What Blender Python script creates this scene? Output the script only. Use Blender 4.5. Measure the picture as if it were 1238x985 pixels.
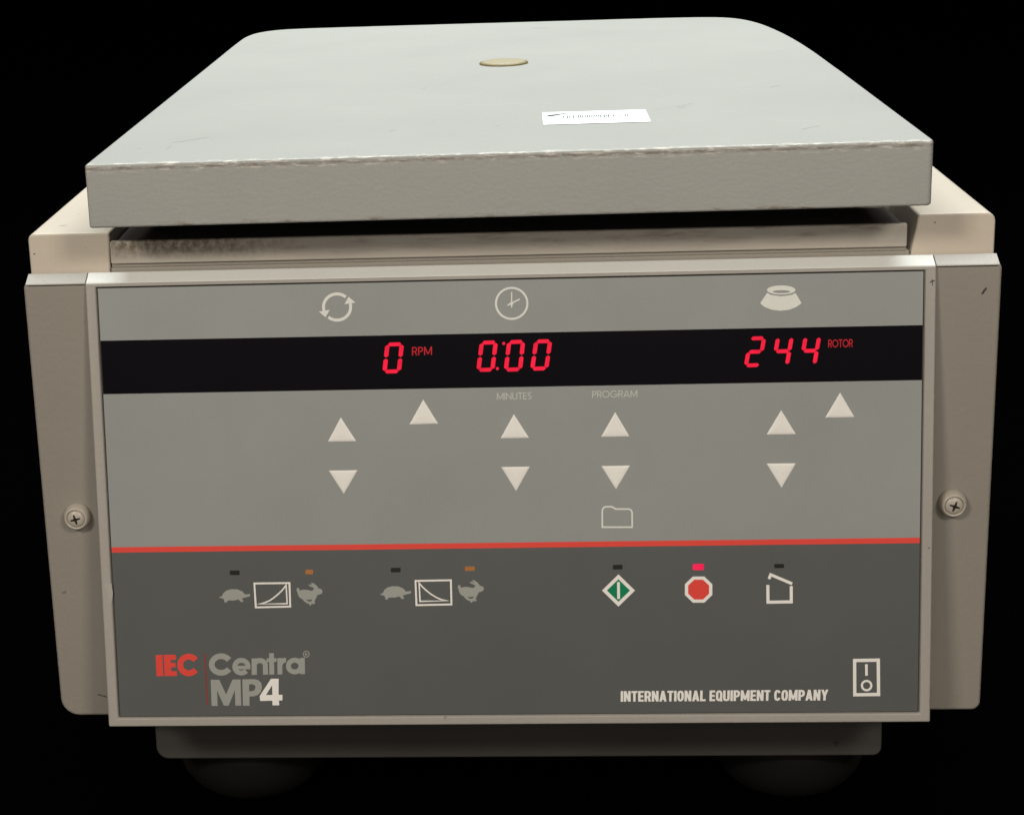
import bpy, bmesh, math, random
from mathutils import Vector, Matrix
from mathutils.geometry import tessellate_polygon

# ------------------------------------------------------------------ scene, camera, light, exposure
for o in list(bpy.data.objects):
    bpy.data.objects.remove(o, do_unlink=True)
S = bpy.context.scene
COL = S.collection
Z0 = 0.0755                       # height of the casing's lower edge datum above the table

# camera solved from the photograph (photo pixels 1238 x 985)
CAM = Vector((0.005786, -0.777904, 0.392783 + Z0))
PITCH, YAW, ROLL, FPX, PPX, PPY = 0.264274, -0.065224, -0.036234, 2248.754, -132.960, -91.176
_F = Vector((math.sin(YAW) * math.cos(PITCH), math.cos(YAW) * math.cos(PITCH), -math.sin(PITCH)))
_R0 = Vector((math.cos(YAW), -math.sin(YAW), 0))
_U0 = _R0.cross(_F)
CR = math.cos(ROLL) * _R0 + math.sin(ROLL) * _U0
CU = -math.sin(ROLL) * _R0 + math.cos(ROLL) * _U0
cd = bpy.data.cameras.new('camera')
cam = bpy.data.objects.new('camera', cd)
COL.objects.link(cam)
cam.matrix_world = Matrix(((CR.x, CU.x, -_F.x, CAM.x), (CR.y, CU.y, -_F.y, CAM.y),
                           (CR.z, CU.z, -_F.z, CAM.z), (0, 0, 0, 1)))
cd.sensor_fit = 'HORIZONTAL'
cd.sensor_width = 36
cd.lens = 36 * FPX / 1238
cd.shift_x = -PPX / 1238
cd.shift_y = PPY / 1238
cd.clip_start = 0.01
cd.clip_end = 50
S.camera = cam

W = bpy.data.worlds.new('World')
S.world = W
W.use_nodes = True
W.node_tree.nodes['Background'].inputs['Color'].default_value = (0, 0, 0, 1)
W.node_tree.nodes['Background'].inputs['Strength'].default_value = 0

def lamp(name, loc, target, sx, sy, power, colour):
    l = bpy.data.lights.new(name, 'AREA')
    l.shape = 'RECTANGLE'
    l.size, l.size_y, l.energy, l.color = sx, sy, power, colour
    o = bpy.data.objects.new(name, l)
    COL.objects.link(o)
    o.location = loc
    o.rotation_euler = (Vector(target) - Vector(loc)).to_track_quat('-Z', 'Y').to_euler()
    return o
lamp('ceiling_or_fill_lamp', (-0.95, -1.55, 1.29), (0, 0, 0.2), 0.40, 0.25, 19.6, (1.0, 0.945, 0.85))
lamp('ceiling_or_fill_lamp', (0.85, -1.55, 1.29), (0, 0, 0.2), 0.40, 0.25, 15.4, (1.0, 0.94, 0.84))
lamp('ceiling_or_fill_lamp', (0.0, -2.1, 0.80), (0, 0, 0.12), 1.8, 0.9, 11.0, (1.0, 0.95, 0.87))  # added front fill that brightens the base and shaded front, not a fixture
lamp('ceiling_or_fill_lamp', (0.05, 0.78, 1.66), (0, 0.22, 0.3), 1.5, 0.6, 52.0, (0.93, 1.0, 1.0))

S.view_settings.view_transform = 'Standard'
S.view_settings.look = 'None'
S.view_settings.exposure = 0
S.view_settings.gamma = 1
S.view_settings.use_curve_mapping = False
S.render.engine = 'CYCLES'
S.render.resolution_x, S.render.resolution_y = 1024, 814

# ------------------------------------------------------------------ materials
class NT:
    def __init__(s, name):
        s.m = bpy.data.materials.new(name)
        s.m.use_nodes = True
        s.t = s.m.node_tree
        s.b = s.t.nodes['Principled BSDF']
        s.tc = s.t.nodes.new('ShaderNodeTexCoord')
    def n(s, typ, **k):
        x = s.t.nodes.new(typ)
        for a, v in k.items():
            setattr(x, a, v)
        return x
    def l(s, a, b):
        s.t.links.new(a, b)
    def noise(s, scale, detail=3, rough=0.5, stretch=None):
        x = s.n('ShaderNodeTexNoise')
        x.inputs['Scale'].default_value = scale
        x.inputs['Detail'].default_value = detail
        x.inputs['Roughness'].default_value = rough
        src = s.tc.outputs['Object']
        if stretch:
            mp = s.n('ShaderNodeMapping')
            mp.inputs['Scale'].default_value = stretch
            s.l(src, mp.inputs['Vector'])
            src = mp.outputs['Vector']
        s.l(src, x.inputs['Vector'])
        return x.outputs['Fac']
    def ramp(s, fac, lo, hi, a=0.0, b=1.0):
        r = s.n('ShaderNodeMapRange')
        r.clamp = True
        for i, v in zip(('From Min', 'From Max', 'To Min', 'To Max'), (lo, hi, a, b)):
            r.inputs[i].default_value = v
        s.l(fac, r.inputs['Value'])
        return r.outputs['Result']
    def math(s, op, a, b):
        x = s.n('ShaderNodeMath', operation=op)
        for i, v in enumerate((a, b)):
            if isinstance(v, (int, float)):
                x.inputs[i].default_value = v
            else:
                s.l(v, x.inputs[i])
        return x.outputs[0]
    def mix(s, fac, a, b):
        x = s.n('ShaderNodeMix', data_type='RGBA')
        if isinstance(fac, (int, float)):
            x.inputs[0].default_value = fac
        else:
            s.l(fac, x.inputs[0])
        for i, v in ((6, a), (7, b)):
            if isinstance(v, tuple):
                x.inputs[i].default_value = (*v, 1)
            else:
                s.l(v, x.inputs[i])
        return x.outputs[2]
    def xyz(s):
        x = s.n('ShaderNodeSeparateXYZ')
        s.l(s.tc.outputs['Object'], x.inputs[0])
        return x.outputs
    def bump(s, fac, strength, dist):
        x = s.n('ShaderNodeBump')
        x.inputs['Strength'].default_value = strength
        x.inputs['Distance'].default_value = dist
        s.l(fac, x.inputs['Height'])
        s.l(x.outputs['Normal'], s.b.inputs['Normal'])
    def colour(s, c):
        if isinstance(c, tuple):
            s.b.inputs['Base Color'].default_value = (*c, 1)
        else:
            s.l(c, s.b.inputs['Base Color'])

def paint(name, col, rough=0.5, peel=0.00012, scale=520, var=0.07, spec=0.35, specks=True):
    t = NT(name)
    big = t.ramp(t.noise(9, 4, 0.6), 0.3, 0.7)
    c = t.mix(big, tuple(v * (1 - var) for v in col), tuple(min(1, v * (1 + var)) for v in col))
    fine = t.ramp(t.noise(900, 2), 0.35, 0.65)
    c = t.mix(t.math('MULTIPLY', fine, 0.10), c, tuple(v * 0.72 for v in col))
    if specks:
        sp = t.ramp(t.noise(150, 2, 0.4), 0.745, 0.77)
        c = t.mix(t.math('MULTIPLY', sp, 0.55), c, tuple(v * 0.35 for v in col))
    t.colour(c)
    t.b.inputs['Roughness'].default_value = rough
    t.b.inputs['Specular IOR Level'].default_value = spec
    t.bump(t.noise(scale, 2, 0.5), 0.6, peel)
    return t.m

def lid_paint():
    t = NT('lid_paint')
    col = (0.332, 0.325, 0.300)
    X, Y, Z = t.xyz()
    big = t.ramp(t.noise(7, 5, 0.62), 0.3, 0.7)
    c = t.mix(big, tuple(v * 0.95 for v in col), tuple(v * 1.05 for v in col))
    fine = t.ramp(t.noise(800, 2), 0.35, 0.65)
    c = t.mix(t.math('MULTIPLY', fine, 0.10), c, tuple(v * 0.7 for v in col))
    sp = t.ramp(t.noise(130, 2, 0.4), 0.765, 0.79)
    c = t.mix(t.math('MULTIPLY', sp, 0.3), c, tuple(v * 0.4 for v in col))
    # height along the front edge, corrected for the lid's slight tilt
    top = t.math('SUBTRACT', Z, t.math('MULTIPLY', X, 0.0042))
    zt = 0.262662 + Z0
    front = t.ramp(Y, -0.0150, -0.0185)
    # worn lip: bare pale primer in patches on the rounded edge, brown metal line under it
    lip = t.math('MULTIPLY', t.ramp(top, zt - 0.0042, zt - 0.0022), front)
    n1 = t.noise(1.0, 5, 0.65, (170, 500, 900))
    pale = t.math('MULTIPLY', t.ramp(n1, 0.53, 0.59), lip)
    c = t.mix(t.math('MULTIPLY', pale, 0.6), c, (0.70, 0.65, 0.58))
    a = t.ramp(top, zt - 0.0028, zt - 0.0022)
    b = t.ramp(top, zt - 0.0010, zt - 0.0015)
    n2 = t.noise(1.0, 6, 0.7, (130, 300, 700))
    brown = t.math('MULTIPLY', t.math('MULTIPLY', a, b), t.math('MULTIPLY', front, t.ramp(n2, 0.40, 0.60)))
    c = t.mix(t.math('MULTIPLY', brown, 0.75), c, (0.15, 0.105, 0.085))
    # lower lip: rust-brown nibbles
    low = t.ramp(top, 0.2355 + Z0 + 0.0026, 0.2355 + Z0 + 0.0008)
    n3 = t.noise(1.0, 5, 0.7, (70, 200, 420))
    nib = t.math('MULTIPLY', t.math('MULTIPLY', low, front), t.ramp(n3, 0.53, 0.60))
    c = t.mix(t.math('MULTIPLY', nib, 0.75), c, (0.16, 0.12, 0.075))
    t.colour(c)
    t.b.inputs['Roughness'].default_value = 0.5
    t.b.inputs['Specular IOR Level'].default_value = 0.3
    t.bump(t.noise(1.0, 2, 0.5, (400, 430, 620)), 0.55, 0.00026)
    return t.m

def bar_paint():
    t = NT('bar_paint')
    col = (0.43, 0.385, 0.33)
    X, Y, Z = t.xyz()
    c = t.mix(t.ramp(t.noise(25, 4), 0.3, 0.7), tuple(v * 0.9 for v in col), tuple(v * 1.08 for v in col))
    m1 = t.ramp(X, -0.085, -0.125)
    m2 = t.ramp(Z, 0.2130 + Z0, 0.2195 + Z0)
    n = t.ramp(t.noise(1.0, 6, 0.7, (420, 200, 260)), 0.36, 0.62)
    g = t.math('MULTIPLY', t.math('MULTIPLY', m1, m2), n)
    c = t.mix(t.math('MULTIPLY', g, 0.9), c, (0.105, 0.068, 0.024))
    n2 = t.ramp(t.noise(1.0, 5, 0.6, (60, 100, 420)), 0.52, 0.66)
    c = t.mix(t.math('MULTIPLY', t.math('MULTIPLY', n2, m2), 0.45), c, (0.14, 0.10, 0.06))
    t.colour(c)
    t.b.inputs['Roughness'].default_value = 0.5
    t.bump(t.noise(480, 2), 0.5, 0.00012)
    return t.m

def film(name, col, rough=0.42, var=0.03, spec=0.35):
    t = NT(name)
    c = t.mix(t.ramp(t.noise(14, 5, 0.6), 0.3, 0.7), tuple(v * (1 - var) for v in col), tuple(v * (1 + var) for v in col))
    c = t.mix(t.math('MULTIPLY', t.ramp(t.noise(1500, 1), 0.4, 0.6), 0.08), c, tuple(v * 0.6 for v in col))
    t.colour(c)
    t.l(t.ramp(t.noise(22, 5, 0.6), 0.3, 0.7, rough - 0.05, rough + 0.06), t.b.inputs['Roughness'])
    t.b.inputs['Specular IOR Level'].default_value = spec
    t.bump(t.noise(1100, 2), 0.25, 0.00003)
    return t.m

def glow(name, col, strength, base=(0.05, 0.0, 0.0)):
    t = NT(name)
    t.colour(base)
    t.b.inputs['Emission Color'].default_value = (*col, 1)
    t.b.inputs['Emission Strength'].default_value = strength
    t.b.inputs['Roughness'].default_value = 0.6
    t.b.inputs['Specular IOR Level'].default_value = 0.1
    v = t.ramp(t.noise(260, 2), 0.3, 0.7, strength * 0.86, strength * 1.1)
    t.l(v, t.b.inputs['Emission Strength'])
    return t.m

M = {
    'lid': lid_paint(), 'bar': bar_paint(),
    'cream': paint('cream_paint', (0.535, 0.462, 0.378), 0.45, 0.00006, 420, 0.03, 0.3),
    'beige': paint('beige_paint', (0.262, 0.234, 0.199), 0.5, 0.00026, 330, 0.05),
    'frame': paint('frame_paint', (0.345, 0.316, 0.280), 0.5, 0.00024, 360, 0.05),
    'ledge': paint('lit_ledge_paint', (0.66, 0.655, 0.61), 0.42, 0.00008, 480, 0.04, 0.35, False),  # light on the ledge put into a paler colour; wing ends use frame paint
    'washer': paint('screw_paint', (0.42, 0.37, 0.31), 0.36, 0.00008, 700, 0.06, 0.5, False),
    'base': paint('base_paint', (0.060, 0.054, 0.048), 0.6, 0.0001, 500, 0.1, 0.2),
    'rubber': paint('foot_rubber', (0.0065, 0.0055, 0.005), 0.7, 0.0001, 400, 0.1, 0.15, False),
    'gasket': paint('gasket_rubber', (0.055, 0.045, 0.045), 0.6, 0.0001, 400, 0.1, 0.2, False),
    'grey': film('grey_film', (0.279, 0.281, 0.267), 0.42, 0.05),
    'dark': film('dark_film', (0.0975, 0.0990, 0.0955)),
    'black': film('display_film', (0.0045, 0.0038, 0.0055), 0.34, 0.02, 0.05),
    'red': film('red_print', (0.74, 0.062, 0.045)),
    'reddim': film('dim_red_print', (0.26, 0.045, 0.038)),
    'white': film('white_print', (0.82, 0.775, 0.725)),
    'pale': film('pale_print', (0.70, 0.69, 0.635)),
    'button': film('button_print', (0.79, 0.755, 0.705), 0.4),
    'soft': film('soft_grey_print', (0.52, 0.515, 0.475)),
    'logo': film('logo_grey_print', (0.325, 0.318, 0.290)),
    'animal': film('animal_grey_print', (0.33, 0.33, 0.295)),
    'green': film('green_print', (0.0, 0.20, 0.085)),
    'gap': film('joint_line', (0.045, 0.04, 0.035), 0.7),
    'ledoff': film('unlit_lens', (0.022, 0.021, 0.019), 0.3),
    'paper': film('sticker_paper', (0.90, 0.91, 0.90), 0.6, 0.015),
    'ink': film('sticker_ink', (0.035, 0.035, 0.035), 0.6),
    'tan': film('plug_plastic', (0.30, 0.255, 0.165), 0.6),
    'plugrim': film('plug_rim_plastic', (0.19, 0.15, 0.065), 0.4),
    'scratch': film('scratch_mark', (0.275, 0.275, 0.26), 0.6),
    'scuff': film('deep_scuff', (0.05, 0.042, 0.034), 0.6),
    'smudge': film('pale_scuff', (0.38, 0.35, 0.31), 0.6),
    'hole': film('recess_shade', (0.012, 0.010, 0.008), 0.6),  # near-black stands in for shade inside the screw's cross
    'seg': glow('display_segment', (1.0, 0.015, 0.055), 0.88),
    'segtext': glow('display_lettering', (0.75, 0.035, 0.045), 0.55),
    'ledred': glow('lit_red_lens', (1.0, 0.02, 0.10), 0.85),
    'ledamber': glow('lit_amber_lens', (0.55, 0.16, 0.03), 0.27, (0.20, 0.10, 0.04)),
}
t = NT('black_surface')
t.colour((0.0005, 0.0005, 0.0005))
t.b.inputs['Roughness'].default_value = 1
t.b.inputs['Specular IOR Level'].default_value = 0
M['void'] = t.m

# ------------------------------------------------------------------ builders
def link(name, me, mat, parent, bevel=0, seg=3, ang=35, smooth=False):
    o = bpy.data.objects.new(name, me)
    COL.objects.link(o)
    if mat:
        me.materials.append(M[mat])
    if parent:
        o.parent = parent
    if bevel:
        b = o.modifiers.new('bevel', 'BEVEL')
        b.width, b.segments, b.limit_method, b.angle_limit = bevel, seg, 'ANGLE', math.radians(ang)
        b.harden_normals = False
        for p in me.polygons:
            p.use_smooth = True
        w = o.modifiers.new('wn', 'WEIGHTED_NORMAL')
        w.keep_sharp = True
    if smooth:
        for p in me.polygons:
            p.use_smooth = True
    return o

def mesh(name, verts, faces):
    me = bpy.data.meshes.new(name)
    me.from_pydata([tuple(v) for v in verts], [], faces)
    bm = bmesh.new()
    bm.from_mesh(me)
    bmesh.ops.recalc_face_normals(bm, faces=bm.faces)
    bm.to_mesh(me)
    bm.free()
    me.update()
    return me

def prism(outline, fn, a, b):
    """closed solid: 2-D outline swept from a to b, fn(p, q, depth) -> xyz"""
    n = len(outline)
    v = [fn(p[0], p[1], a) for p in outline] + [fn(p[0], p[1], b) for p in outline]
    f = [tuple(range(n)), tuple(range(2 * n - 1, n - 1, -1))]
    f += [(i, (i + 1) % n, n + (i + 1) % n, n + i) for i in range(n)]
    return v, f

def rounded(pts_r, seg=6):
    """polygon [(x, y, r)] with rounded corners"""
    out = []
    n = len(pts_r)
    for i, (x, y, r) in enumerate(pts_r):
        if r <= 0:
            out.append((x, y)); continue
        p = Vector((x, y)); a = Vector(pts_r[i - 1][:2]) - p; b = Vector(pts_r[(i + 1) % n][:2]) - p
        a.normalize(); b.normalize()
        half = a.angle(b) / 2
        d = r / math.tan(half)
        c = p + (a + b).normalized() * (r / math.sin(half))
        s = p + a * d - c; e = p + b * d - c
        a0 = math.atan2(s.y, s.x); da = math.atan2(e.y, e.x) - a0
        while da > math.pi: da -= 2 * math.pi
        while da < -math.pi: da += 2 * math.pi
        for k in range(seg + 1):
            w = a0 + da * k / seg
            out.append((c.x + r * math.cos(w), c.y + r * math.sin(w)))
    return out

def xz(x, z, y): return (x, y, z + Z0)
def xy(x, y, z): return (x, y, z + Z0)

def box(x0, x1, y0, y1, z0, z1):
    return prism([(x0, z0), (x1, z0), (x1, z1), (x0, z1)], xz, y0, y1)

def join(*parts):
    V, Fc = [], []
    for v, f in parts:
        n = len(V)
        V += v
        Fc += [tuple(i + n for i in q) for q in f]
    return V, Fc

# photo pixel -> point on a plane of the machine (direction from the pixel, distance from the plane)
def ray(u, v):
    return CR * ((u - 619 - PPX) / FPX) - CU * ((v - 492.5 - PPY) / FPX) + _F
def hit(u, v, p0, nrm):
    d = ray(u, v)
    return CAM + d * ((p0 - CAM).dot(nrm) / d.dot(nrm))

# ------------------------------------------------------------------ the setting
v, f = prism([(-4, -4), (4, -4), (4, 4), (-4, 4)], lambda x, y, z: (x, y, z), -0.02, 0.0)
g = link('ground', mesh('ground', v, f), 'void', None)
g['kind'] = 'structure'

# ------------------------------------------------------------------ the centrifuge
root = bpy.data.objects.new('centrifuge', None)
COL.objects.link(root)
root['label'] = 'grey and cream benchtop centrifuge with closed lid and red digital display'
root['category'] = 'centrifuge'

ZT, YF, ZF, YB, ZB = 0.20657, -0.00204, 0.20664, -0.02526, 0.00721   # casing top; frame top and bottom
HB, YBODY, ZU = 0.20978, 0.01377, 0.22597

# main housing: cream shell, channel along the top under the lid
o = rounded([(-HB, 0.001, 0.006), (HB, 0.001, 0.006), (HB, ZU, 0.0042), (0.1772, ZU, 0), (0.1742, 0.2075, 0),
             (-0.1742, 0.2075, 0), (-0.1732, ZU, 0), (-HB, ZU, 0.0030)])
v, f = prism(o, xz, YBODY, 0.470)
link('housing', mesh('housing', v, f), 'cream', root, 0.0011, 3)
# chamber deck and black seal inside that channel, under the lid
link('chamber_deck', mesh('deck', *box(-0.1729, 0.1739, 0.058, 0.465, 0.2076, 0.2256)), 'beige', root)
link('lid_seal', mesh('seal', *join(box(-0.1722, 0.1722, 0.0169, 0.056, 0.2103, 0.2206), box(-0.166, 0.166, 0.030, 0.455, 0.2258, 0.2362))), 'gasket', root, 0.0012, 2)
# front channel trim
link('sill_strip', mesh('sill', *box(-0.1735, 0.1738, 0.0130, 0.0300, 0.2072, 0.2101)), 'beige', root, 0.0005, 2)
link('latch_bar', mesh('bar', *box(-0.1735, 0.1727, 0.0136, 0.0164, 0.2115, 0.2219)), 'bar', root, 0.0008, 3)
link('bar_backing', mesh('barback', *box(-0.1733, 0.1722, 0.0150, 0.0160, 0.2098, 0.2118)), 'beige', root)

# front casing with its two wings
o = rounded([(-0.21, 0, 0.0085), (0.21, 0, 0.004), (0.21, ZT, 0.0022), (-0.21, ZT, 0.0022)])
v, f = prism(o, xz, 0.0, 0.0155)
casing = link('front_casing', mesh('casing', v, f), 'beige', root, 0.0016, 4)

# casing's top ledge: middle coloured paler and sloped to imitate light on it
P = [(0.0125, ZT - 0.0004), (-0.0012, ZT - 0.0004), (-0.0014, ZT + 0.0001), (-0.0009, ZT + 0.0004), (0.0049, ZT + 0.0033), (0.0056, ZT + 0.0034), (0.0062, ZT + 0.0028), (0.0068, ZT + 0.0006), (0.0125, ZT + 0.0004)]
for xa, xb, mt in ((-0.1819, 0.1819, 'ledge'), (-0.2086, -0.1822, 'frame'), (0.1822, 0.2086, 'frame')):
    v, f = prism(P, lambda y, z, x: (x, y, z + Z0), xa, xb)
    link('casing_ledge', mesh('casing_ledge', v, f), mt, root, 0.0004 if mt == 'ledge' else 0.0009, 2)

# panel frame: a wedge that stands further out towards its foot
A = Vector((0, YF, ZF + Z0)); B = Vector((0, YB, ZB + Z0))
UP = (A - B).normalized()
NP = Vector((1, 0, 0)).cross(UP)                 # outward normal of the panel
PH = (A - B).length
def pp(s, t, h): return B + Vector((1, 0, 0)) * s + UP * t + NP * h
fa, oa = 0.18207, 0.17746
t0, t1 = 0.0041, PH - 0.0015
V = []
for s, t in ((-fa, 0), (fa, 0), (fa, PH), (-fa, PH)): V.append(pp(s, t, 0))          # 0-3 outer
for s, t in ((-oa, t0), (oa, t0), (oa, t1), (-oa, t1)): V.append(pp(s, t, 0))        # 4-7 inner
for s, t in ((-oa, t0), (oa, t0), (oa, t1), (-oa, t1)): V.append(pp(s, t, -0.0018))  # 8-11 pocket
for s, z in ((-fa, ZB + 0.0004), (fa, ZB + 0.0004), (fa, ZT - 0.0010), (-fa, ZT - 0.0010)):
    V.append(Vector((s, 0.0125 if z > 0.1 else 0.012, z + Z0)))                      # 12-15 back
Fc = [(i, (i + 1) % 4, 4 + (i + 1) % 4, 4 + i) for i in range(4)]
Fc += [(4 + i, 4 + (i + 1) % 4, 8 + (i + 1) % 4, 8 + i) for i in range(4)] + [(8, 9, 10, 11)]
Fc += [(i, (i + 1) % 4, 12 + (i + 1) % 4, 12 + i) for i in range(4)] + [(12, 13, 14, 15)]
link('panel_frame', mesh('frame', V, Fc), 'frame', root, 0.0008, 3)

# ---- control panel film: fields of the overlay (local h measured from the frame's face)
H0 = -0.0011
Porg = pp(0, 0, H0)
def px(u, v, h=0.0):
    return hit(u, v, Porg + NP * h, NP)
def slab(name, s0, s1, ta, tb, h0, h1, mat, parent, bevel=0):
    pts = [(s0, ta), (s1, ta), (s1, tb), (s0, tb)]
    vv, ff = prism(pts, lambda s, t, h: tuple(pp(s, t, h)), h0, h1)
    return link(name, mesh(name, vv, ff), mat, parent, bevel, 2)
def tpx(u, v): return (px(u, v) - Porg).dot(UP)
tb0 = (tpx(122, 477) + tpx(1117, 459)) / 2
tb1 = (tpx(118, 412) + tpx(1118, 393)) / 2
tr0 = (tpx(134, 668.5) + tpx(1114, 655.5)) / 2
tr1 = (tpx(134, 662) + tpx(1114, 649)) / 2
e = 0.0007
panel = slab('control_panel', -oa + 0.0001, oa - 0.0001, t0 + 0.0001, t1 - 0.0001, -0.0017, -0.0014, 'gap', root)
slab('lower_field', -oa + e, oa - e, t0 + 0.0006, tr0, -0.00135, H0, 'dark', panel)
slab('red_stripe', -oa + e, oa - e, tr0, tr1, -0.00135, H0 + 0.00002, 'red', panel)
slab('upper_field', -oa + e, oa - e, tr1, tb0, -0.00135, H0, 'grey', panel)
slab('upper_field', -oa + e, oa - e, tb1, t1 - 0.0007, -0.00135, H0, 'grey', panel)
disp = slab('display_window', -oa + e, oa - e, tb0, tb1, -0.00135, H0 - 0.00003, 'black', root)

# ---- flat print and raised keys, drawn as outlines on the panel plane
LIFT = [0]
def shape(polys, top, plane=px, base=-0.00002):
    """polys: list of outlines or [outline, hole, ...]; thin solids standing 'top' above the film"""
    V, Fc = [], []
    for k, P in enumerate(polys):
        if not isinstance(P[0][0], (tuple, list)):
            P = [P]
        hgt = top + 0.000006 * (k % 7)
        flat = [Vector((q[0], q[1], 0)) for loop in P for q in loop]
        tris = tessellate_polygon([[Vector((q[0], q[1], 0)) for q in loop] for loop in P])
        n = len(V)
        V += [plane(q.x, q.y, hgt) for q in flat]
        Fc += [tuple(n + i for i in tr) for tr in tris]
        m = len(V)
        V += [plane(q.x, q.y, base) for q in flat]
        off = 0
        for loop in P:
            L = len(loop)
            for i in range(L):
                j = (i + 1) % L
                Fc.append((n + off + i, n + off + j, m + off + j, m + off + i))
            off += L
    return V, Fc
def printed(name, polys, mat, parent, top=0.00006, plane=px):
    V, Fc = shape(polys, top, plane)
    return link(name, mesh(name, V, Fc), mat, parent)

def stroke(pts, w, closed=False):
    """ribbon along a polyline with mitred joints -> one outline (or ring)"""
    P = []
    for p in pts:
        if not P or (Vector(p) - P[-1]).length > 1e-5:
            P.append(Vector(p))
    n = len(P)
    Lf, Rt = [], []
    for i in range(n):
        if closed:
            a, b = P[i - 1], P[(i + 1) % n]
            d1 = (P[i] - a).normalized(); d2 = (b - P[i]).normalized()
        else:
            d1 = (P[i] - P[i - 1]).normalized() if i else (P[1] - P[0]).normalized()
            d2 = (P[i + 1] - P[i]).normalized() if i < n - 1 else d1
        n1 = Vector((-d1.y, d1.x)); n2 = Vector((-d2.y, d2.x))
        m = n1 + n2
        if m.length < 1e-6: m = n1
        m.normalize()
        k = w / 2 / max(0.35, m.dot(n1))
        Lf.append(tuple(P[i] + m * k)); Rt.append(tuple(P[i] - m * k))
    if closed:
        return [Lf, Rt]
    return Lf + Rt[::-1]
def quads(pts, w):
    o = stroke(pts, w)
    n = len(o) // 2
    return [[o[i], o[i + 1], o[2 * n - 2 - i], o[2 * n - 1 - i]] for i in range(n - 1)]
def arc(cx, cy, rx, ry, a0, a1, n=28, e=2.0):
    out = []
    for i in range(n + 1):
        a = math.radians(a0 + (a1 - a0) * i / n)
        c, s = math.cos(a), math.sin(a)
        out.append((cx + rx * math.copysign(abs(c) ** (2 / e), c), cy + ry * math.copysign(abs(s) ** (2 / e), s)))
    return out
def parc(cx, cy, rx, ry, a0, a1, n=28, e=2.0):        # pixel space: y runs down
    return [(x, 2 * cy - y) for x, y in arc(cx, cy, rx, ry, a0, a1, n, e)]

# ---- lettering: stroke alphabet in a unit-high cell (y up)
def glyph(ch, th, w, e):
    m = th / 2
    k = th * 1.02
    hm = 0.52
    def bar(y, x0=0.0, x1=w): return [(x0, y - m), (x1, y - m), (x1, y + m), (x0, y + m)]
    def stem(x): return [(x - m, 0), (x + m, 0), (x + m, 1), (x - m, 1)]
    def ring(x0=0.0, x1=w, y0=0.0, y1=1.0):
        P = arc((x0 + x1) / 2, (y0 + y1) / 2, (x1 - x0) / 2 - m, (y1 - y0) / 2 - m, 0, 360, 36, e)[:-1]
        return stroke(P, th, True)
    if ch == 'I': return [stem(m)], th
    if ch == 'T': return [bar(1 - m), stem(w / 2)], w
    if ch == 'L': return [stem(m), bar(m)], w
    if ch == 'E': return [stem(m), bar(m), bar(0.5, 0, w * 0.92), bar(1 - m)], w
    if ch == 'N': return [stem(m), stem(w - m), [(0, 1), (k, 1), (w, 0), (w - k, 0)]], w
    if ch == 'M':
        return [stem(m), stem(w - m), [(0, 1), (k, 1), (w / 2 + k * .45, 0.1), (w / 2 - k * .45, 0.1)],
                [(w, 1), (w - k, 1), (w / 2 - k * .45, 0.1), (w / 2 + k * .45, 0.1)]], w
    if ch == 'A':
        return [[(0, 0), (k, 0), (w / 2 + k * .5, 1), (w / 2 - k * .5, 1)], [(w, 0), (w - k, 0), (w / 2 - k * .5, 1), (w / 2 + k * .5, 1)],
                bar(0.26, w * 0.2, w * 0.8)], w
    if ch == 'Y':
        return [[(0, 1), (k, 1), (w / 2 + m, 0.42), (w / 2 - m, 0.42)], [(w, 1), (w - k, 1), (w / 2 - m, 0.42), (w / 2 + m, 0.42)],
                [(w / 2 - m, 0), (w / 2 + m, 0), (w / 2 + m, 0.46), (w / 2 - m, 0.46)]], w
    if ch == 'O': return [ring()], w
    if ch == 'Q': return [ring(), [(w * .5, .28), (w * .5 + th * .7, .36), (w + .03, .02), (w - th * .6, -.06)]], w
    if ch == 'C': return quads(arc(w / 2, .5, w / 2 - m, .5 - m, 28, 332, 40, min(e, 2.5)), th), w
    if ch == 'G': return [stroke(arc(w / 2, .5, w / 2 - m, .5 - m, 42, 352, 36, e), th), bar(.46, w * .5, w)], w
    if ch == 'U':
        return [stroke([(m, 1)] + arc(w / 2, w / 2 * .9, w / 2 - m, w / 2 * .9 - m, 180, 360, 20, e) + [(w - m, 1)], th)], w
    if ch in 'PR':
        r = (1 - hm + th) / 2
        cy = 1 - r
        P = [(0, 1 - m), (w - r * .9, 1 - m)] + arc(w - r * .9, cy, r * .9 - m, r - m, 90, -90, 16, e) + [(0, cy - r + m)]
        out = [stem(m), stroke(P, th)]
        if ch == 'R':
            out.append([(w - k, 0), (w, 0), (w * .62 + m, hm - m), (w * .62 - m, hm - m)])
        return out, w
    if ch == 'S':
        P = arc(w / 2, .75, w / 2 - m, .25 - m * .5, 25, 250, 18, e) + arc(w / 2, .26, w / 2 - m, .26 - m, 90, -150, 18, e)
        return [stroke(P, th)], w
    return [], w * 0.5
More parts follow.
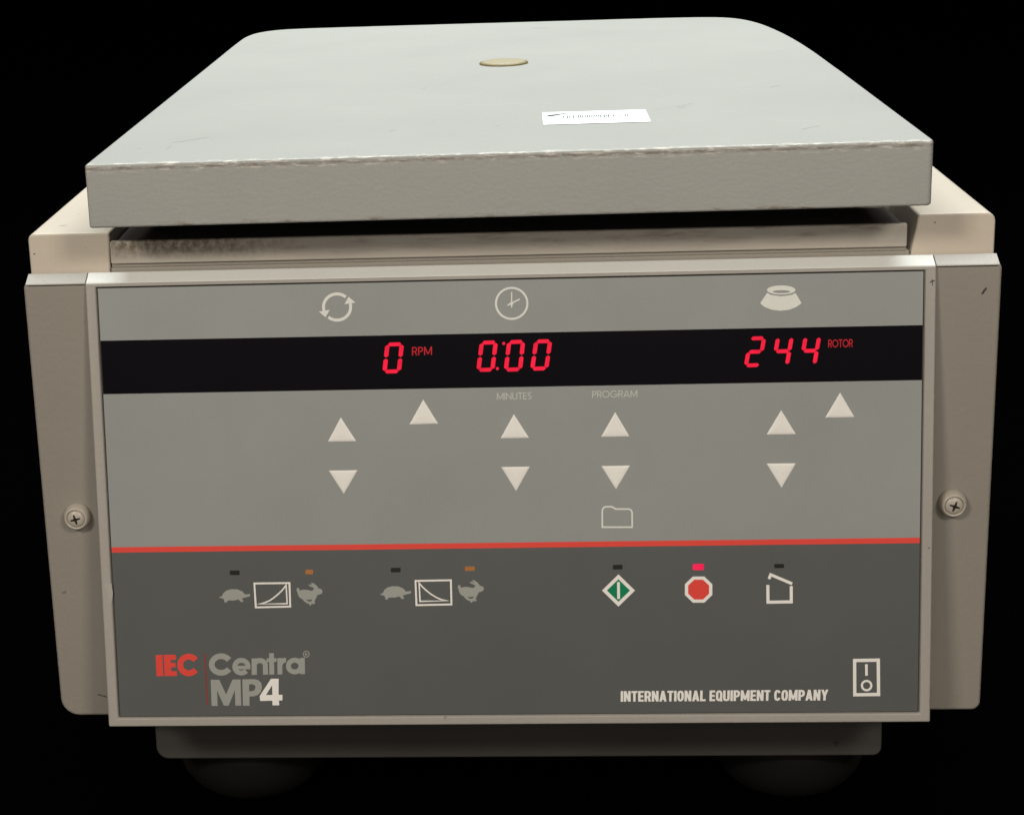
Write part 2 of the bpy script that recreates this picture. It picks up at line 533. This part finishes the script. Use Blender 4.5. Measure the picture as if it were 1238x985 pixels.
def text(name, s, quad, th, widths, mat, parent, gap=0.1, e=2.0, top=0.00006, plane=px):
    """quad: TL, TR, BR, BL in photo pixels"""
    polys, x = [], 0
    for ch in s:
        if ch == ' ':
            x += widths.get(' ', 0.35); continue
        g_, w = glyph(ch, th, widths.get(ch, widths['*']), e)
        for P in g_:
            if isinstance(P[0][0], (tuple, list)):
                polys.append([[(q[0] + x, q[1]) for q in L] for L in P])
            else:
                polys.append([(q[0] + x, q[1]) for q in P])
        x += w + gap
    x -= gap
    TL, TR, BR, BL = [Vector(q) for q in quad]
    def mp(q):
        a, b = q[0] / x, q[1]
        r = (BL * (1 - a) + BR * a) * (1 - b) + (TL * (1 - a) + TR * a) * b
        return (r.x, r.y)
    out = []
    for P in polys:
        out.append([[mp(q) for q in L] for L in P] if isinstance(P[0][0], (tuple, list)) else [mp(q) for q in P])
    return printed(name, out, mat, parent, top, plane)

GEO = {'*': 0.62, 'O': 0.95, 'R': .58, 'P': .56, 'M': .88, 'N': .72, 'E': .5, 'T': .56, 'S': .52, 'G': .95, 'A': .82, 'U': .66}
text('lettering', 'RPM', [(498, 419.6), (522.3, 418.8), (522.3, 429), (498, 429.8)], 0.13, GEO, 'segtext', disp, .10)
text('lettering', 'ROTOR', [(1001.3, 410.6), (1031, 409.9), (1031, 419.6), (1001.3, 420.2)], 0.13, GEO, 'segtext', disp, .06)
text('lettering', 'MINUTES', [(600.8, 475), (642.8, 474.2), (642.8, 482.6), (600.8, 483.3)], 0.11, GEO, 'soft', panel, .11)
text('lettering', 'PROGRAM', [(715.8, 472.6), (770.5, 471.6), (770.5, 480), (715.8, 481)], 0.11, GEO, 'soft', panel, .09)
CND = {'*': .50, 'I': .2, 'M': .68, 'A': .56, 'Y': .54, 'T': .46, 'E': .43, 'L': .42, ' ': .24, 'N': .52, 'O': .5, 'P': .49}
text('lettering', 'INTERNATIONAL EQUIPMENT COMPANY', [(750.4, 835), (1001.5, 833.2), (1001, 846.2), (750.4, 847.8)], 0.185, CND, 'white', panel, .055, 2.7)

# ---- seven-segment figures
SEGS = {'0': 'abcdef', '2': 'abged', '4': 'fgbc'}
def digit(ch, quad):
    TL, TR, BR, BL = [Vector(q) for q in quad]
    def mp(x, y):
        r = (BL * (1 - x) + BR * x) * (1 - y) + (TL * (1 - x) + TR * x) * y
        return (r.x, r.y)
    a, b, g_ = 0.235, 0.125, 0.016
    H = {'a': 1 - b / 2, 'g': .5, 'd': b / 2}
    polys = []
    for s in SEGS[ch]:
        if s in H:
            y = H[s]; x0, x1 = a * .5 + g_ * 1.4, 1 - a * .5 - g_ * 1.4
            q = [(x0, y), (x0 + a * .4, y + b / 2), (x1 - a * .4, y + b / 2), (x1, y), (x1 - a * .4, y - b / 2), (x0 + a * .4, y - b / 2)]
        else:
            x = a / 2 if s in 'ef' else 1 - a / 2
            y0, y1 = (.5, 1 - b / 2) if s in 'bf' else (b / 2, .5)
            y0 += g_; y1 -= g_
            q = [(x, y0), (x + a / 2, y0 + b * .4), (x + a / 2, y1 - b * .4), (x, y1), (x - a / 2, y1 - b * .4), (x - a / 2, y0 + b * .4)]
        polys.append([mp(*p) for p in q])
    return printed('digit', polys, 'seg', disp, 0.00005)
digit('0', [(466, 414.2), (488.7, 413.6), (484.7, 451), (462, 451.6)])
digit('0', [(580.2, 412), (602.2, 411.4), (597.7, 449), (575.6, 449.7)])
digit('0', [(613.2, 411.3), (635.2, 410.5), (631.2, 448.7), (608.8, 449.4)])
digit('0', [(646, 410.5), (668, 409.9), (662.8, 447.5), (640.6, 448.2)])
digit('2', [(905.5, 406.9), (926.6, 406.4), (920.2, 443.4), (899, 444.2)])
digit('4', [(938.5, 406.2), (960, 405.6), (953.6, 443.0), (932, 443.6)])
digit('4', [(971.8, 405.6), (993.2, 405), (986.8, 442.4), (965.4, 443)])
for c in ((609, 415.2), (601.3, 445.5)):
    printed('display_dot', [parc(c[0], c[1], 1.9, 1.9, 0, 350, 14)], 'seg', disp, 0.00005)

# ---- pictograms above the display
C = (407.5, 371.2)
cyc = [stroke(parc(C[0], C[1], 16.4, 15.8, 50, 196), 3.6), stroke(parc(C[0], C[1], 16.4, 15.8, 230, 376), 3.6)]
hd = [(385.4, 376.6), (398.6, 374.6), (393.6, 383.6)]
cyc += [hd, [(2 * C[0] - x, 2 * C[1] - y) for x, y in hd]]
printed('rotation_symbol', cyc, 'pale', panel)
printed('clock_symbol', [stroke(parc(618.6, 366.8, 19, 18.7, 0, 360, 48)[:-1], 2.5, True),
                         stroke([(618.6, 353), (618.6, 372)], 1.5), stroke([(613.5, 369.2), (628.4, 361.6)], 1.7),
                         parc(618.4, 367.2, 2.2, 2.0, 0, 340, 12)], 'pale', panel)
def z6(x, y): return (880 + x / 6.794, 335 + y / 6.794)
printed('rotor_symbol', [[z6(*q) for q in ((322, 130), (265, 215), (300, 245), (360, 268), (430, 277), (505, 268), (562, 245),
                                           (605, 215), (556, 130), (525, 146), (440, 158), (352, 146))],
                         [parc(*z6(438, 106), 117 / 6.8, 37 / 6.8, 0, 350, 32), parc(*z6(440, 120), 72 / 6.8, 12 / 6.8, 0, 350, 24)]],
        'pale', panel)

# ---- arrow keys: low embossed triangles
TRI = [((412, 504.5), (430.7, 533.2), (396.5, 533.7)), ((397.5, 568.8), (432.2, 568.3), (415.7, 596.8)),
       ((511.7, 483), (529.7, 512), (495, 513)), ((621.3, 500.6), (639.6, 529.2), (605.2, 529.7)),
       ((606, 564.5), (640.5, 564), (624, 593.5)), ((743.8, 498.1), (761, 527.4), (726.7, 528)),
       ((727, 563.4), (761.8, 562.7), (744.8, 591.2)), ((944.5, 495.7), (962.2, 524.8), (926.8, 525.2)),
       ((926.8, 560.3), (962.2, 560), (944.9, 589.5)), ((1015.7, 474.5), (1033, 504.1), (997.7, 504.7))]
for T in TRI:
    cx = sum(q[0] for q in T) / 3; cy = sum(q[1] for q in T) / 3
    V = [px(*q, -0.00002) for q in T] + [px(*q, 0.00022) for q in T]
    V += [px(cx + (q[0] - cx) * .80, cy + (q[1] - cy) * .80, 0.00042) for q in T] + [px(cx, cy, 0.00055)]
    Fc = []
    for i in range(3):
        j = (i + 1) % 3
        Fc += [(i, j, 3 + j, 3 + i), (3 + i, 3 + j, 6 + j, 6 + i), (6 + i, 6 + j, 9)]
    link('arrow_key', mesh('arrow_key', V, Fc), 'button', panel)

def z9(x, y): return (700 + x / 2.879, 330 + y / 2.879)
printed('folder_symbol', [stroke([z9(*q) for q in ((81, 884), (81, 826), (85, 817), (92, 813), (113, 813), (120, 816), (127, 821),
                                                   (174, 821), (182, 825), (185, 834), (185, 884))], 1.9, True)], 'pale', panel)

# ---- lower field
def za(x, y): return (250 + x / 6.878, 670 + y / 6.878)
TURT = [(100, 355), (125, 347), (138, 320), (165, 299), (205, 288), (255, 290), (295, 306), (318, 333), (340, 330), (357, 327), (363, 338),
        (352, 350), (318, 357), (290, 366), (306, 386), (290, 397), (278, 388), (262, 373), (225, 383), (186, 381), (172, 385), (168, 397),
        (146, 398), (146, 380), (136, 366), (116, 362)]
RAB = [(745, 297), (750, 279), (765, 276), (773, 300), (800, 292), (840, 294), (872, 302), (892, 288), (884, 274), (858, 265), (842, 250),
       (866, 250), (884, 257), (868, 243), (864, 235), (886, 238), (915, 260), (928, 280), (955, 290), (963, 305), (957, 324), (938, 333),
       (921, 336), (908, 363), (893, 393), (906, 402), (890, 412), (871, 410), (861, 427), (850, 412), (828, 402), (806, 386), (798, 372),
       (772, 358), (758, 335), (754, 315)]
RHOLE = [(824, 374), (850, 377), (876, 371), (872, 388), (846, 391)]
for k, (dx, dy, rx, ry) in enumerate(((0, 0, 0, 0), (194.5, -3.6, 195, -3.3))):
    printed('tortoise_symbol', [[(za(*q)[0] + dx, za(*q)[1] + dy) for q in TURT]], 'animal', panel)
    printed('hare_symbol', [[[(za(*q)[0] + rx, za(*q)[1] + ry) for q in RAB], [(za(*q)[0] + rx, za(*q)[1] + ry) for q in RHOLE]]], 'animal', panel)
def ins(q, d):
    c = (sum(p[0] for p in q) / len(q), sum(p[1] for p in q) / len(q))
    return [(p[0] + math.copysign(d, c[0] - p[0]), p[1] + math.copysign(d, c[1] - p[1])) for p in q]
f1 = [(306.4, 703.9), (351, 703.4), (352, 734), (308.2, 735)]
f2 = [(501.2, 700.8), (546.2, 700.0), (546.9, 731.4), (502.4, 732.3)]
r1 = [(312.5, 729.9), (319, 728.6), (326, 725.7), (331, 722.2), (336, 718.2), (341, 713.3), (345.9, 707.2), (347.2, 729.4)]
r2 = [(506.7, 704.6), (511, 709.4), (516, 714.0), (521, 717.9), (527, 721.6), (533, 724.3), (541.5, 725.9), (507.8, 726.6)]
for fr, rp in ((f1, r1), (f2, r2)):
    printed('ramp_symbol', [[fr, ins(fr, 2.2)], stroke(rp, 1.7, True)], 'white', panel)

# indicator windows
def led(cx, cy, w, h, mat, name='indicator_light'):
    P = rounded([(cx - w / 2, cy - h / 2, 1.2), (cx + w / 2, cy - h / 2 - .15, 1.2), (cx + w / 2, cy + h / 2 - .15, 1.2), (cx - w / 2, cy + h / 2, 1.2)], 3)
    return printed(name, [P], mat, panel, 0.00004)
led(283.7, 692.2, 12, 5.6, 'ledoff'); led(478.4, 688.9, 12, 5.6, 'ledoff')
led(746.8, 685.4, 12, 5.6, 'ledoff'); led(942, 684, 12, 5.0, 'ledoff')
led(373.9, 691.2, 9.5, 5.6, 'ledamber'); led(568, 687.2, 12, 5.4, 'ledamber'); led(844.3, 685.2, 13.5, 7.6, 'ledred')

# start key, stop key, lid key
def key(name, outer, inner, mat):
    k = printed(name, [[outer, inner]], 'white', panel, 0.00012)
    printed('key_centre', [inner], mat, k, 0.00007)
    return k
c = (747.7, 713.5)
key('start_key', [(c[0], c[1] - 19.5), (c[0] + 20, c[1]), (c[0], c[1] + 19.5), (c[0] - 20, c[1])],
    [(c[0], c[1] - 13.6), (c[0] + 14, c[1]), (c[0], c[1] + 13.6), (c[0] - 14, c[1])], 'green')
sk = [o_ for o_ in panel.children if o_.name.startswith('start_key')][0]
printed('key_bar', [[(746, 703.4), (749.4, 703.4), (749.6, 723.7), (746.2, 723.7)]], 'white', sk, 0.00011)
c = (844.6, 712.4)
oc = lambda rx, ry: [(c[0] + rx / math.cos(math.pi / 8) * math.cos(math.radians(22.5 + 45 * i)), c[1] + ry / math.cos(math.pi / 8) * math.sin(math.radians(22.5 + 45 * i))) for i in range(8)]
key('stop_key', oc(16.6, 15.8), oc(12.7, 12.0), 'red')
printed('lid_symbol', [stroke([(928.3, 706.8), (928.5, 727.6), (956.6, 727.2), (956.6, 708.2)], 3.7),
                       stroke([(929.6, 699.6), (931.8, 694.4), (957.8, 705.4)], 3.5)], 'white', panel)
sw = [(1031.2, 796), (1063.8, 795.6), (1064.2, 841), (1031.4, 841.4)]
printed('power_symbol', [[sw, ins(sw, 4.0)], stroke([(1047.4, 802.6), (1047.6, 816.4)], 3.2),
                         stroke(parc(1047.7, 828.3, 5.7, 5.6, 0, 360, 28)[:-1], 2.6, True)], 'white', panel)

# ---- maker's mark
def zl(x, y): return (170 + x / 5.383, 780 + y / 5.383)
Z = lambda P: [zl(*q) for q in P]
def zs(P, w, closed=False):
    r = stroke(P, w, closed)
    return [Z(L) for L in r] if closed else Z(r)
printed('lettering', [Z([(97, 62), (141, 60), (148, 198), (104, 200)]),
                      Z([(150, 60), (228, 60), (230, 92), (195, 93), (197, 112), (226, 112), (228, 141), (198, 142), (199, 166), (236, 166), (237, 197), (157, 198)]),
                      zs(parc(313, 126, 55, 54, 36, 324, 36), 38)], 'red', panel)
printed('logo_rule', [Z([(412, 52), (422, 52), (440, 388), (430, 388)])], 'reddim', panel)
printed('lettering', [
    zs(parc(524, 123, 61, 54, 33, 327, 36), 37),
    zs(parc(656, 137, 43, 41, 0, 318, 30), 32), Z([(612, 131), (714, 131), (714, 154), (612, 154)]),
    Z([(722, 84), (755, 83), (757, 190), (723, 191)]),
    zs([(740, 135)] + parc(776, 128, 36, 31, 180, 0, 18) + [(813, 189)], 33),
    Z([(836, 50), (867, 49), (870, 188), (838, 189)]), Z([(820, 83), (885, 82), (885, 106), (820, 107)]),
    Z([(890, 82), (921, 81), (923, 187), (891, 188)]), zs(parc(948, 128, 40, 34, 180, 92, 10), 31),
    zs(parc(1003, 133, 41, 38, 0, 360, 36)[:-1], 32, True), Z([(1036, 80), (1068, 79), (1070, 185), (1038, 186)])], 'logo', panel)
printed('lettering', [
    Z([(462, 392), (456, 222), (512, 222), (556, 318), (598, 221), (650, 220), (655, 390), (617, 390), (613, 292), (573, 390), (542, 390), (497, 292), (502, 392)]),
    [Z([(666, 391), (662, 220), (735, 218), (765, 224), (785, 242), (790, 270), (783, 300), (762, 322), (735, 330), (708, 331), (709, 391)]),
     Z([(706, 252), (730, 251), (745, 260), (748, 273), (742, 288), (728, 296), (706, 297)])]], 'logo', panel)
printed('lettering', [[Z([(775, 328), (848, 216), (898, 215), (898, 320), (923, 320), (923, 357), (900, 357), (902, 388), (858, 388), (858, 358), (778, 360)]),
                       Z([(816, 321), (857, 321), (856, 258)])]], 'white', panel, 0.00009)
printed('lettering', [zs(parc(1078, 56, 19, 20, 0, 360, 20)[:-1], 5, True),
                      zs([(1072, 68), (1072, 46), (1081, 46), (1085, 51), (1081, 57), (1073, 57)], 4.5), zs([(1079, 57), (1086, 68)], 4.5)], 'logo', panel)

# ---- screws with cup washers on the wings
def lathe(prof, c, ax, n=40):
    """prof [(r, h)] spun about axis ax (unit) through c"""
    a = Vector((0, 0, 1)) if abs(ax.z) < .9 else Vector((1, 0, 0))
    u = ax.cross(a).normalized(); w = ax.cross(u)
    V, Fc = [], []
    for r, h in prof:
        for i in range(n):
            t_ = 2 * math.pi * i / n
            V.append(c + u * (r * math.cos(t_)) + w * (r * math.sin(t_)) + ax * h)
    for k in range(len(prof) - 1):
        for i in range(n):
            j = (i + 1) % n
            Fc.append((k * n + i, k * n + j, (k + 1) * n + j, (k + 1) * n + i))
    Fc.append(tuple(range((len(prof) - 1) * n, len(prof) * n)))
    Fc.append(tuple(range(n)))
    return V, Fc
def screw(x, z, rot):
    c_ = Vector((x, 0.0004, z + Z0)); ax = Vector((0, -1, 0))
    wv, wf = lathe([(0.0058, -0.0006), (0.0063, 0.0005), (0.0062, 0.0018), (0.0057, 0.0036), (0.0050, 0.0049), (0.0044, 0.0053), (0.00405, 0.0047), (0.0039, 0.002)], c_, ax)
    sc = link('screw', mesh('screw_washer', wv, wf), 'washer', root, smooth=True)
    R_, h0 = 0.0039, 0.0045
    prof = [(R_, 0.0025), (R_, h0)] + [(R_ * math.cos(a_), h0 + 0.0014 * math.sin(a_)) for a_ in [math.radians(q) for q in (12, 25, 38, 50, 62, 72, 80, 86)]]
    hv, hf = lathe(prof, c_, ax)
    hd_ = link('screw_head', mesh('screw_head', hv, hf), 'washer', sc, smooth=True)
    # cross recess: raised dark cross on the crown, the hollow's shade put into its colour
    cs, sn = math.cos(rot), math.sin(rot)
    P = []
    for k in range(4):
        for (d, s) in ((0.00055, -0.00055), (0.0023, -0.00030), (0.0023, 0.00030)):
            aa = k * math.pi / 2
            x_, y_ = d * math.cos(aa) - s * math.sin(aa), d * math.sin(aa) + s * math.cos(aa)
            P.append((x_ * cs - y_ * sn, x_ * sn + y_ * cs))
    vv, ff = prism(P, lambda a_, b_, h: (c_.x + a_, c_.y - h + (0.18 * (a_ * a_ + b_ * b_) / 0.0039), c_.z + b_), h0 + 0.0007, h0 + 0.00150)
    link('cross_shade', mesh('cross_shade', vv, ff), 'hole', sc)
screw(-0.1944, 0.0991, 0.25)
screw(0.1933, 0.0999, -0.35)

# ---- black base tray and rubber feet
o = rounded([(-0.1735, -0.0385, 0.006), (0.1730, -0.0385, 0.004), (0.1730, 0.004, 0), (-0.1735, 0.004, 0)])
v, f = prism(o, xz, 0.030, 0.460)
link('base', mesh('base', v, f), 'base', root, 0.0012, 2)
for x, y in ((-0.1335, 0.080), (0.1360, 0.080), (-0.1335, 0.41), (0.1360, 0.41)):
    prof = [(0.0390, -0.0370), (0.0390, -0.0500), (0.0380, -0.0570), (0.0360, -0.0630), (0.0325, -0.0680), (0.0285, -0.0718), (0.0245, -0.0742), (0.0200, -0.0755)]
    vv, ff = lathe([(r, h + Z0) for r, h in prof], Vector((x, y, 0)), Vector((0, 0, 1)), 48)
    link('foot', mesh('foot', vv, ff), 'rubber', root, smooth=True)

# ---- lid
LX, LW, LY, LL, LZ0, LZ1, TILT = 0.00061, 0.17448, -0.02003, 0.51148, 0.23555, 0.26266, 0.0042
def lidz(x, y, z): return (x, y, z + Z0 + TILT * x)
def spline(P, n=4):
    out = []
    for i in range(1, len(P) - 2):
        a, b, c_, d = [Vector(q) for q in P[i - 1:i + 3]]
        for k in range(n):
            t_ = k / n
            out.append(tuple(0.5 * (2 * b + (c_ - a) * t_ + (2 * a - 5 * b + 4 * c_ - d) * t_ * t_ + (3 * b - a - 3 * c_ + d) * t_ ** 3)))
    out.append(tuple(P[-2]))
    return out
front = rounded([(LX - LW, 0.2, 0), (LX - LW, LY, 0.0012), (LX + LW, LY, 0.0025), (LX + LW, 0.2, 0)], 6)
back = spline([(0.1751, 0.15), (0.1749, 0.22), (0.1745, 0.29), (0.1728, 0.35), (0.1690, 0.405), (0.1632, 0.448), (0.1535, 0.477), (0.1370, 0.4905),
               (0.1000, 0.4965), (0.0400, 0.499), (-0.04, 0.503), (-0.11, 0.506), (-0.1480, 0.5050), (-0.1650, 0.4930), (-0.1722, 0.470), (-0.1739, 0.43), (-0.1739, 0.34), (-0.1739, 0.25)])
o = front + back
v, f = prism(o, lidz, LZ0, LZ1)
lid = link('lid', mesh('lid', v, f), 'lid', root, 0.0016, 4)
lp0 = Vector((0, 0, LZ1 + Z0)); ln = Vector((-TILT, 0, 1)).normalized()
def lx(u, v, h=0.0): return hit(u, v, lp0 + ln * h, ln)
# amber domed plug
pc = lx(609, 77.2)
V, Fc = lathe([(0.0136, -0.0004), (0.0137, 0.0007), (0.0133, 0.0011), (0.0128, 0.0010)], pc, ln, 48)
plug = link('lid_plug', mesh('lid_plug', V, Fc), 'plugrim', lid, smooth=True)
V, Fc = lathe([(0.0128, 0.0005), (0.0127, 0.0010), (0.0120, 0.0015), (0.0098, 0.0018), (0.0065, 0.0020), (0.0025, 0.0021)], pc, ln, 48)
link('plug_dome', mesh('plug_dome', V, Fc), 'tan', plug, smooth=True)
# paper sticker with an illegible printed row and a pen mark
st = printed('sticker', [[(655.2, 136.2), (780.2, 132.6), (787, 147.2), (657, 151)]], 'paper', lid, 0.00025, lx)
random.seed(4)
polys = []
x = 680.5
while x < 761:
    if random.random() < .2:
        x += 2.2; continue
    b = 141.6 - (x - 680) * 0.028
    hgt = random.uniform(2.0, 3.2)
    kind = random.random()
    polys.append([(x, b - hgt / 2), (x + 1.2, b - hgt / 2), (x + 1.2, b + hgt / 2), (x, b + hgt / 2)])
    if kind > .35:
        polys.append([(x + .8, b - hgt / 2), (x + 1.9, b - hgt / 2), (x + 1.9, b - hgt / 2 + .7), (x + .8, b - hgt / 2 + .7)])
    if kind > .6:
        polys.append([(x + .8, b + hgt / 2 - .7), (x + 2.0, b + hgt / 2 - .7), (x + 2.0, b + hgt / 2), (x + .8, b + hgt / 2)])
    x += random.uniform(2.3, 3.2)
printed('printed_row', polys, 'ink', st, 0.00031, lx)
printed('pen_mark', [[(660.5, 140), (664, 139.2), (680, 137.4), (694, 135.6), (680, 138.4), (665, 141.2)]], 'ink', st, 0.00032, lx)
# fine scratches
def scr(u0, v0, u1, v1, w, mat, parent=None, plane=lx, bend=0.6):
    pts = []
    for k in range(7):
        a = k / 6
        pts.append((u0 + (u1 - u0) * a + random.uniform(-.3, .3) * bend, v0 + (v1 - v0) * a + random.uniform(-.4, .4) * bend))
    r = stroke(pts, w)
    n = len(pts)
    for i in (0, n - 1):                                   # taper the two ends
        r[i] = pts[i]; r[2 * n - 1 - i] = (pts[i][0] + .02, pts[i][1] + .02)
    return printed('scratch', [r], mat, parent or lid, 0.00005, plane)
for s in ((201, 181.5, 208, 174.5, .9), (207, 173, 253, 166, .4), (817, 129, 838, 125, .5), (968, 156.5, 991, 152, .5), (930, 105, 943, 104, .6),
          (643, 34, 663, 34.2, .4), (525, 142, 524.6, 150, .5), (515, 104, 514.6, 107, .7), (470, 160, 478, 157, .4), (820, 131, 829, 129.5, .35)):
    scr(*s, 'scratch')
CAS0, CASN = Vector((0, 0, 0)), Vector((0, -1, 0))
def cx_(u, v, h=0.0): return hit(u, v, CAS0 + CASN * h, CASN)
def fx_(u, v, h=0.0): return hit(u, v, pp(0, 0, h), NP)
scr(1186.5, 356, 1193, 347.5, 2.6, 'scuff', casing, cx_, .8)
scr(1123.5, 341.5, 1131, 338.5, 1.4, 'scuff', casing, fx_, 1.0)
scr(1127, 337, 1128, 346, .9, 'scuff', casing, fx_, 1.0)
scr(117, 838.5, 130, 842.5, 1.2, 'scuff', casing, cx_, 1.2)
scr(1122, 662, 1124, 662.5, 1.4, 'scuff', casing, fx_, .3)
printed('scratch', [[(126.5, 708), (130, 704), (135, 705), (135.5, 711), (136.5, 716), (136, 722), (135, 727), (132, 729), (130, 724), (131, 717)]], 'smudge', casing, 0.00004, fx_)
B0, BN = Vector((0, YBODY, 0)), Vector((0, -1, 0))
def bx_(u, v, h=0.0): return hit(u, v, B0 + BN * h, BN)
scr(40.5, 306.5, 42.4, 307.8, 1.6, 'scuff', casing, bx_, .2)
scr(1129, 268.6, 1131.4, 269.4, 1.6, 'scuff', casing, bx_, .2)
